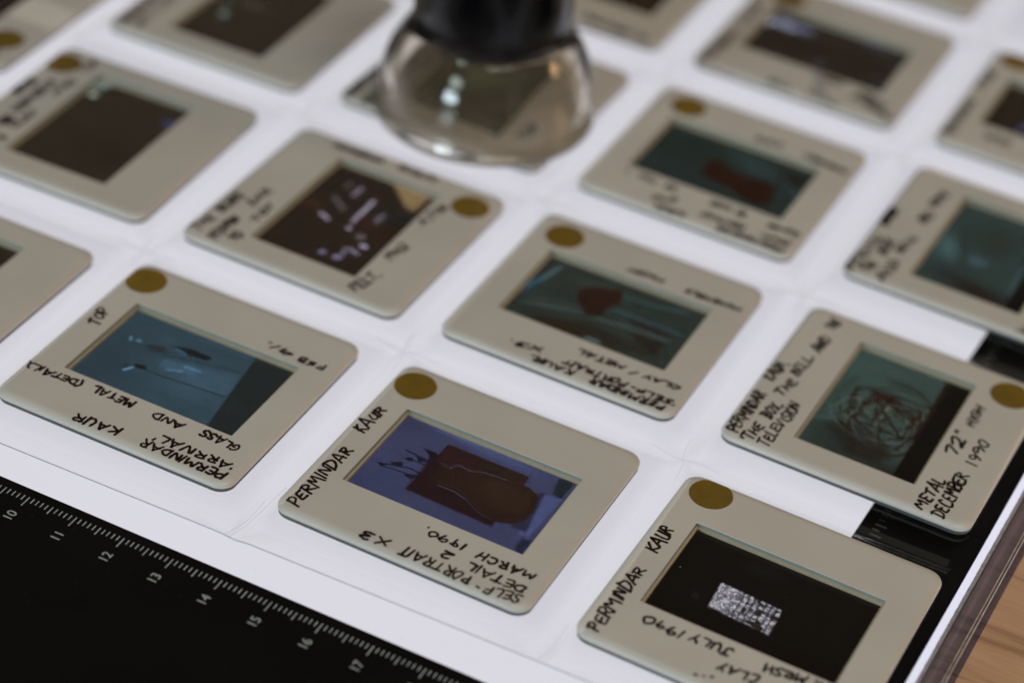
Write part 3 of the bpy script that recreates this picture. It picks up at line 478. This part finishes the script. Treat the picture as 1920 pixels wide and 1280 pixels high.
def cat(P,sub=5):
    if len(P)<3: return P
    out=[]
    for i in range(len(P)-1):
        p0=P[max(i-1,0)];p1=P[i];p2=P[i+1];p3=P[min(i+2,len(P)-1)]
        for k in range(sub):
            t=k/sub; out.append(tuple(.5*((2*b)+(-a+c)*t+(2*a-5*b+4*c-d)*t*t+(-a+3*b-3*c+d)*t**3) for a,b,c,d in zip(p0,p1,p2,p3)))
    out.append(P[-1]); return out
zc=[0]
def ribbon(mb,P,wd,z0):
    n=len(P); v=[];f=[]; zc[0]=(zc[0]+1)%24; z=z0+zc[0]*.0022
    # round start cap, body, round end cap
    D=[]
    for i in range(n):
        a=P[max(i-1,0)];b=P[min(i+1,n-1)]; d=math.hypot(b[0]-a[0],b[1]-a[1])+1e-9; D.append(((b[0]-a[0])/d,(b[1]-a[1])/d))
    L=[];Rr=[]
    h=wd/2
    pts=[(P[0][0]-D[0][0]*h*.8,P[0][1]-D[0][1]*h*.8,.55,D[0])]+[(P[i][0],P[i][1],1+.12*math.sin(i*1.7+P[0][0]*3),D[i]) for i in range(n)]+[(P[-1][0]+D[-1][0]*h*.8,P[-1][1]+D[-1][1]*h*.8,.5,D[-1])]
    for x,y,s,(dx,dy) in pts: v+=[(x-dy*h*s,y+dx*h*s,z),(x+dy*h*s,y-dx*h*s,z)]
    f=[(2*i+1,2*i+3,2*i+2,2*i) for i in range(len(pts)-1)]
    mb.add(v,f)
def write(mb,txt,x0,y0,x1,y1,h,z,wd=.40):
    adv=[]; t=0
    for ch in txt:
        g=G.get(ch,[]); wch=max([q[0] for s in g for q in s],default=.35); adv.append((t,wch)); t+=wch+.2
    t-=.2; L=math.hypot(x1-x0,y1-y0); ux,uy=(x1-x0)/L,(y1-y0)/L; vx,vy=-uy,ux; sx=L/t
    if len(txt)==1 and txt in "-./1": sx=min(sx,h)
    out=[]
    for ch,(a,wch) in zip(txt,adv):
        rot=random.gauss(0,.08); sc_=1+random.gauss(0,.09); dy=random.gauss(0,.05)*h; sl=.10
        for s_ in G.get(ch,[]):
            P=[]
            for (gx,gy) in s_:
                gx+=random.gauss(0,.045);gy=(gy-.5)*sc_+random.gauss(0,.045)
                lx=(gx-wch/2)+sl*gy; X=(a+wch/2+lx*math.cos(rot)-gy*math.sin(rot)*.6)*sx; Yv=(gy*math.cos(rot)+lx*math.sin(rot)*.6)*h+dy
                P.append((x0+ux*X+vx*Yv,y0+uy*X+vy*Yv))
            out.append(P)
    q=[p_ for P in out for p_ in P]; lim=24.35
    ox=max(0,-lim-min(a for a,b in q))+min(0,lim-max(a for a,b in q)); oy=max(0,-lim-min(b for a,b in q))+min(0,lim-max(b for a,b in q))
    for P in out: ribbon(mb,cat([(a+ox,b+oy) for a,b in P]),wd*random.uniform(.85,1.15),z)
LABEL={
'A':'slide mount showing a teal picture with thin dark lines, by rule numbers 10 and 11',
'B':'slide mount showing a violet-blue picture of a dark vessel stuck with arrows',
'C':'slide mount with black picture holding one small bright cracked lattice',
'D':'cut-off slide mount with plain frame at left edge, left of the teal picture slide',
'E':'slide mount with pale lilac blotches and a tan corner patch on dark film',
'F':'slide mount showing a dark red wedge on murky teal, middle of the photo',
'G':'slide mount showing tangled dark wire forms on grey-green, overhanging the black right border',
'H':'slide mount with dark film and pale patch, gold sticker at its far corner',
'I':'dark-film slide mount without sticker at the top edge, left of the loupe',
'J':'slide mount lying directly under the clear loupe',
'K':'slide mount showing a rust-brown shape on dark green, right of the loupe',
'L':'slide mount with hazy blue-green picture, cut off by the right edge',
'M':'partly hidden slide mount at the top edge, just right of the loupe barrel',
'N':'slide mount with pale blue patches above black shapes and a grey tape strip',
'O':'cut-off slide mount with black film and a blue spot, upper right edge',
'P':'slide mount of which only a bare front corner shows at the top edge',
'Q':'blurred slide mount cut off by the top left corner of the photo',
}
PORTRAIT='EGHILDQJ'
order='BACDEFGHIJKLMNOPQ'
HF={'B':.80,'A':.72,'F':.66,'C':.85,'K':.8}
films_hi={'A':.14,'B':.095,'C':.16,'F':.2,'G':.15,'E':.2}
for n in order:
    x,y,t=POS[n]; tilt=0
    s=empty('photo_slide',(x,y,ZT),t,LABEL[n],'slide','mounted slides in the clear pocket page')
    W,H=(36.4,24.5) if n not in PORTRAIT else (24.5,36.4)
    po=part('mount',shared(('mount',W),lambda:mount_mesh(W,H),M['mount'],True),s)
    part('back_frame',shared(('back',W),lambda:back_mesh(W,H),M['lower']),s) if False else None
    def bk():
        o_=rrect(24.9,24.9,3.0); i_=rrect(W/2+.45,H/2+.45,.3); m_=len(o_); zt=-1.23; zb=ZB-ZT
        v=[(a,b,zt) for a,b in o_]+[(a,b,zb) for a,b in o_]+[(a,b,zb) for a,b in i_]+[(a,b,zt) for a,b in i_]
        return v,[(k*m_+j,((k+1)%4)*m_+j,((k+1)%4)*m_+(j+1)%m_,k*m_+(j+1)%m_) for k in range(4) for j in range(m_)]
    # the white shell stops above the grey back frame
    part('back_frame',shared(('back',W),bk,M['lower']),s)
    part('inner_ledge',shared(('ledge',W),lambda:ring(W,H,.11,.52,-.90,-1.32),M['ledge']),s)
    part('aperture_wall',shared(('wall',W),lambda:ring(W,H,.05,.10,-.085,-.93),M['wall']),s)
    st=films_hi.get(n,.35); fw,fh=W-1.02,H-1.02
    xs=np.linspace(-fw/2,fw/2,int(fw/st)+1);ys=np.linspace(-fh/2,fh/2,int(fh/st)+1); X,Y=np.meshgrid(xs,ys,indexing='ij')
    bg,ops=FILMS[n]; img=paint(X,Y,bg,ops)
    if n=='G':
        rr=np.random.default_rng(11); wires=[]
        for k in range(34):
            c=rr.normal([.3,-1.0],[2.4,2.6]); ra,rb=rr.uniform(4,9.5),rr.uniform(3.,9); a0=rr.uniform(0,6.28); sp=rr.uniform(1.,3.6); an=rr.uniform(0,3.14)
            P=[(c[0]+ra*math.cos(a0+sp*q/9)*math.cos(an)-rb*math.sin(a0+sp*q/9)*math.sin(an),c[1]+ra*math.cos(a0+sp*q/9)*math.sin(an)+rb*math.sin(a0+sp*q/9)*math.cos(an)) for q in range(10)]
            wires.append(('l',P,rr.uniform(.22,.55),(38,26,18) if k%3 else (92,104,94),.25,.75 if k%3 else .5))
        for q_ in ([(-4.5,6),(5.5,5),(5,-5),(-5,-4.5),(-4.5,6)],[(-4.5,6),(0,0),(5,-5)],[(-1,5.6),(-1.5,-4.8)],[(-8,-3),(-2,-6),(4,-9)],[(5.5,5),(7.5,-2),(5,-9)]): wires.append(('l',q_,.5,(40,26,20),.3,.85))
        dark_band=np.clip((X-8.2)/.6,0,1)[...,None]; im2=paint(X,Y,bg,[]) ; base=img.copy()
        for w_ in wires:
            d=np.full(X.shape,1e9)
            for a_,b_ in zip(w_[1][:-1],w_[1][1:]): d=np.minimum(d,seg_dist(X,Y,a_,b_))
            wg=(np.clip(.5-(d-w_[2]/2)/.3,0,1)*w_[5])[...,None]; img=img*(1-wg)+np.array(w_[3],float)*wg
        img=img*(1-dark_band)+base*dark_band
    img*=(1+.05*(vnoise(X,Y,3.2,ord(n))-.5)+.06*(vnoise(X,Y,.7,ord(n)+9)-.5)+.10*(np.random.default_rng(ord(n)).random(X.shape)-.5))[...,None]
    rgb=np.clip((lin(img)-np.array([.0095,.0082,.0070]))/np.array([.62,.61,.68]),.0006,.95)
    grid_obj('film',xs,ys,-1.33,rgb,M['film'],s)
    if n in DOTS:
        dx,dy=DOTS[n]; r=4.05; m_=40
        v=[(dx+r*math.cos(a),dy+r*math.sin(a),.04) for a in [2*math.pi*k/m_ for k in range(m_)]]
        if n in 'CE': v=[(a,b,c) for a,b,c in v]
        v+=[(a,b,.10) for a,b,c in v]; v=[(min(max(a,-24.2),24.2),min(max(b,-24.2),24.2),c) for a,b,c in v]
        obj('sticker',v,[tuple(range(m_,2*m_))]+[(i,(i+1)%m_,m_+(i+1)%m_,m_+i) for i in range(m_)],M['dot'],s)
    for wn,txt,q,h in WRITING:
        if wn!=n: continue
        mb=MB(); ph=HF.get(n,.86); ang=abs(q[2]-q[0])>abs(q[3]-q[1]); write(mb,txt,*q,h*(ph if ang else .93),.03,.48 if n in 'BC' else (.50 if n in 'AG' else .52))
        mb.build('handwriting',M['greyink'] if n=='I' else M['ink'],s)
    if n=='C':   # bright cracked lattice window inside the picture
        L=[np.array(q) for q in LAT]; nu,nv=300,170; us=np.linspace(0,1,nu);vs=np.linspace(0,1,nv); U,V=np.meshgrid(us,vs,indexing='ij')
        Xc=U*12.2;Yc=V*7.2; r=np.random.default_rng(3)
        npt=1150; px=r.uniform(0,12.2,npt);py=r.uniform(0,7.2,npt); keep=(px<6.2)|(r.random(npt)<.6); px=px[keep];py=py[keep]
        d1=np.full(Xc.shape,9.);d2=np.full(Xc.shape,9.);idm=np.zeros(Xc.shape,int)
        for i,(a,b) in enumerate(zip(px,py)):
            d=np.hypot(Xc-a,Yc-b); c1=d<d1; d2=np.where(c1,d1,np.minimum(d2,d)); idm=np.where(c1,i,idm); d1=np.where(c1,d,d1)
        br=r.uniform(.45,1,npt)[idm]; val=np.clip((d2-d1-.015)/.06,0,1)*br
        gx=np.abs(((Xc+.1*np.sin(Yc))%1.05)-.525); gy=np.abs((Yc%1.35)-.675); right=np.clip((Xc-3.2)/2,0,1)
        bar=np.clip((gx-.10)/.06,0,1)*np.clip((gy-.08)/.06,0,1); val*=1-right*(1-bar)*.95
        blot=vnoise(Xc,Yc,.85,5); val*=np.where((blot>.66)&(Xc>5.6),.04,1); val*=.55+.6*vnoise(Xc,Yc,1.1,8)
        edge=np.minimum.reduce([Xc,12.2-Xc,Yc,7.2-Yc]); val*=np.clip(edge/.35+vnoise(Xc,Yc,.3,2)-.5,0,1)
        val=np.clip(val*1.45,0,1)
        col=np.array([30,26,24])*(1-val[...,None])+np.array([214,212,236])*val[...,None]
        P=((1-U)*(1-V))[...,None]*L[0]+(U*(1-V))[...,None]*L[1]+(U*V)[...,None]*L[2]+((1-U)*V)[...,None]*L[3]
        rgb=np.clip(lin(col)/np.array([.60,.59,.66]),.002,1)
        # the patch replaces the film beneath it: divide by the film tint so both layers together give the picture
        base=lin(np.array([32,28,23]))/np.array([.60,.59,.66])
        LPATCH=(P,rgb)
        film=[c for c in s.children if c.name.startswith('film')][0]
        me=film.data; co=np.zeros(len(me.vertices)*3,np.float32); me.vertices.foreach_get('co',co); co=co.reshape(-1,3)/MM
        A=np.array([L[1]-L[0],L[3]-L[0]]).T; inv=np.linalg.inv(A); q=(co[:,:2]-L[0])@inv.T
        m_in=(q[:,0]>.012)&(q[:,0]<.988)&(q[:,1]>.012)&(q[:,1]<.988)
        cl=np.zeros(len(me.vertices)*4,np.float32); me.color_attributes['picture'].data.foreach_get('color',cl); cl=cl.reshape(-1,4); cl[m_in,:3]=1.0; me.color_attributes['picture'].data.foreach_set('color',cl.ravel())
        o=grid_obj('bright_lattice',us*0+us,vs,0.0,rgb,M['film'],s)
        c2=np.zeros((nu*nv,3),np.float32); c2[:,:2]=P.reshape(-1,2)*MM; c2[:,2]=(-1.31)*MM; o.data.vertices.foreach_set('co',c2.ravel()); o.data.update()
    if n=='N':
        mb=MB(); mb.prism([(5.5,-24),(9.3,-24.2),(4.2,-12.6),(1.2,-12.4)],.11,.16); mb.build('tape_strip',M['tape'],s)
# ------------------------------------------------------------------ clear pocket page
pg=empty('slide_page',(150,150,ZS),0,'clear plastic pocket page holding the rows of mounted slides on the glowing panel','pocket page')
PO=Vector((150,150,ZS))
class PB(MB):
    def build(s,name,mat,smooth=False): return obj(name,[(v[0]-PO.x,v[1]-PO.y,v[2]-PO.z) for v in s.v],s.f,mat,pg,smooth)
colx=[-9.5,48.6,107.6,166.4,225.9]; seamx=[21.0,79.6,138.9,197.8]
rowy=[38.6,101.2,164.8,228.5,291.5]; seamy=[68.4,131.5,195.2,258.6]
PX0,PX1,PY1=-60,250.5,330
def fy(x): return 4.0+.021*(x-90)+ (0.35*math.exp(-((x-139.2)/1.6)**2))*-1
xs=np.arange(PX0,PX1+.01,.8);ys=np.concatenate([np.arange(0,1,.05)*20,np.arange(20,326,.9)])
X,Y=np.meshgrid(xs,ys,indexing='ij')
base=np.array([fy(x) for x in xs])[:,None]; Yw=base+Y
def near(v,c): return np.min(np.abs(v[...,None]-np.array(c)),-1)
dx=near(X,seamx); dy=near(Yw,seamy)
def sm(t): t=np.clip(t,0,1); return t*t*(3-2*t)
dfront=Yw-base
h=sm((dx-.8)/4.0)*sm((dy-.8)/5.5)*sm((dfront-1.2)/6.5)
Zf=ZS+.25+h*(ZT+.30-ZS-.25)
# creases radiating from the seam crossings
cres=np.zeros_like(X)
for cx in seamx:
    for cy in seamy+[4.6]:
        r_=np.hypot(X-cx,Yw-cy); a=np.arctan2(Yw-cy,X-cx); ph=(cx*7+cy*3)%6.28
        cres+=np.exp(-(r_/9)**2)*np.abs(np.sin(a*2.5+ph))**6*sm(r_/1.5)
Zf+=cres*.45*(1-h)
tint=1-.12*h-.075*cres*(1-h)+.0*h
R_=np.stack([tint,tint*1.0,tint*.985+.008*h],-1)
me_o=grid_obj('front_film',xs-PO.x,ys,0.0,R_,M['sheet'],pg)
co=np.zeros((X.size,3),np.float32); co[:,0]=(X-PO.x).ravel()*MM;co[:,1]=(Yw-PO.y).ravel()*MM;co[:,2]=(Zf-PO.z).ravel()*MM
me_o.data.vertices.foreach_set('co',co.ravel()); me_o.data.update()
# front welded strip with rounded pocket corners; vertical and horizontal weld lines
def pl(x): return fy(x)+3.9
for i,(a,b) in enumerate(zip([PX0]+seamx,seamx+[PX1])):
    mb=PB(); top=[]; bot=[]
    for x in np.linspace(a+.25,b-.25,26):
        e=min(x-a,b-x); r=2.2; rise=0 if e>r else (r-math.sqrt(max(r*r-(r-e)**2,0)))
        bot.append((x,fy(x)+.05)); top.append((x,pl(x)+rise))
    m_=len(top)
    mb.add([(x,y,ZS+.16) for x,y in bot]+[(x,y,ZS+.16) for x,y in top],[(k,k+1,m_+k+1,m_+k) for k in range(m_-1)])
    mb.build('bottom_weld',M['weld'])
for cx in seamx:
    mb=PB(); P=[(fy(cx)+.1)]+list(np.linspace(9,PY1-6,60))
    wv=lambda y: .15*math.sin(y*.13+cx)
    L=[(cx-1.5+wv(y),y,ZS+.19) for y in P];Rr=[(cx+1.5+wv(y*1.1),y,ZS+.19) for y in P];m_=len(P)
    mb.add(L+Rr,[(k,m_+k,m_+k+1,k+1) for k in range(m_-1)]); mb.build('column_weld',M['weld'])
for cy in seamy:
    mb=PB(); P=np.linspace(PX0+1,PX1-1,60); wv=lambda x:.2*math.sin(x*.09+cy)
    L=[(x,cy-1.2+wv(x),ZS+.22) for x in P];Rr=[(x,cy+1.2+wv(x*1.1),ZS+.22) for x in P];m_=len(P)
    mb.add(L+Rr,[(k,k+1,m_+k+1,m_+k) for k in range(m_-1)]); mb.build('row_weld',M['weld'])
mb=PB(); mb.tube([(x,fy(x),ZS+.12) for x in np.linspace(PX0,PX1-2.5,220)]+[(PX1-1,fy(PX1)+.4,ZS+.12),(PX1-.2,fy(PX1)+1.3,ZS+.12),(PX1,fy(PX1)+3,ZS+.12)],.075,6); mb.build('front_edge',M['pageedge'],True)
# little folds where the pocket mouths meet the front edge
def crease(pts,r=.05): mb=PB(); mb.tube(cat([(x,y,ZS+z) for x,y,z in pts],6),r,5); mb.build('crease',M['crease'],True)
crease([(138.2,4.7,.2),(139.3,8.5,.5),(140.0,13,1.1),(140.6,20,1.6)]); crease([(137.2,4.9,.2),(139.0,9.5,.8),(139.2,15,1.3)])
crease([(197.0,6.4,.2),(198.0,9.5,.6),(198.2,16,1.2)]); crease([(79,4.4,.2),(80,8,.6),(80.6,14,1.1)])
for cx in seamx[1:]:
    for cy in seamy[:3]:
        crease([(cx+.6,cy-6.5,.5),(cx+.2,cy-2,.3),(cx-1,cy+2,.35),(cx-1.4,cy+6,.7)],.045); crease([(cx-7,cy+.8,.6),(cx-2,cy-.2,.3),(cx+3,cy+.5,.3),(cx+7,cy-.4,.6)],.045)
mb=PB()
for i in range(170):
    x=rng.uniform(60,235);y=rng.uniform(5,130); r=rng.uniform(.03,.085)
    mb.add([(x-r,y-r,ZT+.40),(x+r,y-r*.7,ZT+.40),(x+r*.8,y+r,ZT+.40),(x-r*.5,y+r*.9,ZT+.40)],[(0,1,2,3)])
tag(mb.build('dust',M['crease']),kind='stuff')
mb=LB()
for i in range(110):
    x=rng.uniform(60,215);y=rng.uniform(-42,1.5); q=rng.uniform(.03,.09)
    mb.add([(x-q,y-q,ZS+.03),(x+q*rng.uniform(.6,2.5),y-q*.7,ZS+.03),(x+q*.8,y+q,ZS+.03),(x-q*.5,y+q*.9,ZS+.03)],[(0,1,2,3)])
tag(mb.build('dust',M['faintdust']),kind='stuff')
# ------------------------------------------------------------------ loupe
LX,LY=112.2,154.4
lo=empty('loupe',(LX,LY,ZT+.35),0,'black loupe with a flared clear plastic skirt standing on a slide','magnifier')
lo.rotation_euler=(0,math.radians(-1.0),math.radians(20))
outer=[(23.6,.0),(24.5,.3),(24.7,1.0),(24.6,2.2),(24.0,3.0),(23.8,5),(23.6,8),(23.0,11.5),(22.0,14.5),(20.7,17),(19.3,19.2),(18.2,20.7),(17.6,21.2)]
inner=[(16.2,21.3),(16.4,20.6),(17.0,19.6),(18.0,18),(19.3,15.5),(20.4,12),(21.0,8),(21.2,4),(21.3,2.2),(22.3,1.6),(22.6,.2)]
v,f=lathe(outer+inner,128); obj('clear_skirt',v,f,M['glass'],lo,True)
bar=[(0,21.3),(13.5,21.2),(17.0,21.0),(17.3,21.3),(17.2,70),(15,72),(0,72)]
v,f=lathe(bar,96,False); b=obj('barrel',v,f,M['black'],lo,True)
lens=[(0,20.2),(6,20.35),(12.5,20.8),(13.2,21.0)]
v,f=lathe(lens,64,False); obj('lens',v,f,M['cover'],lo,True)
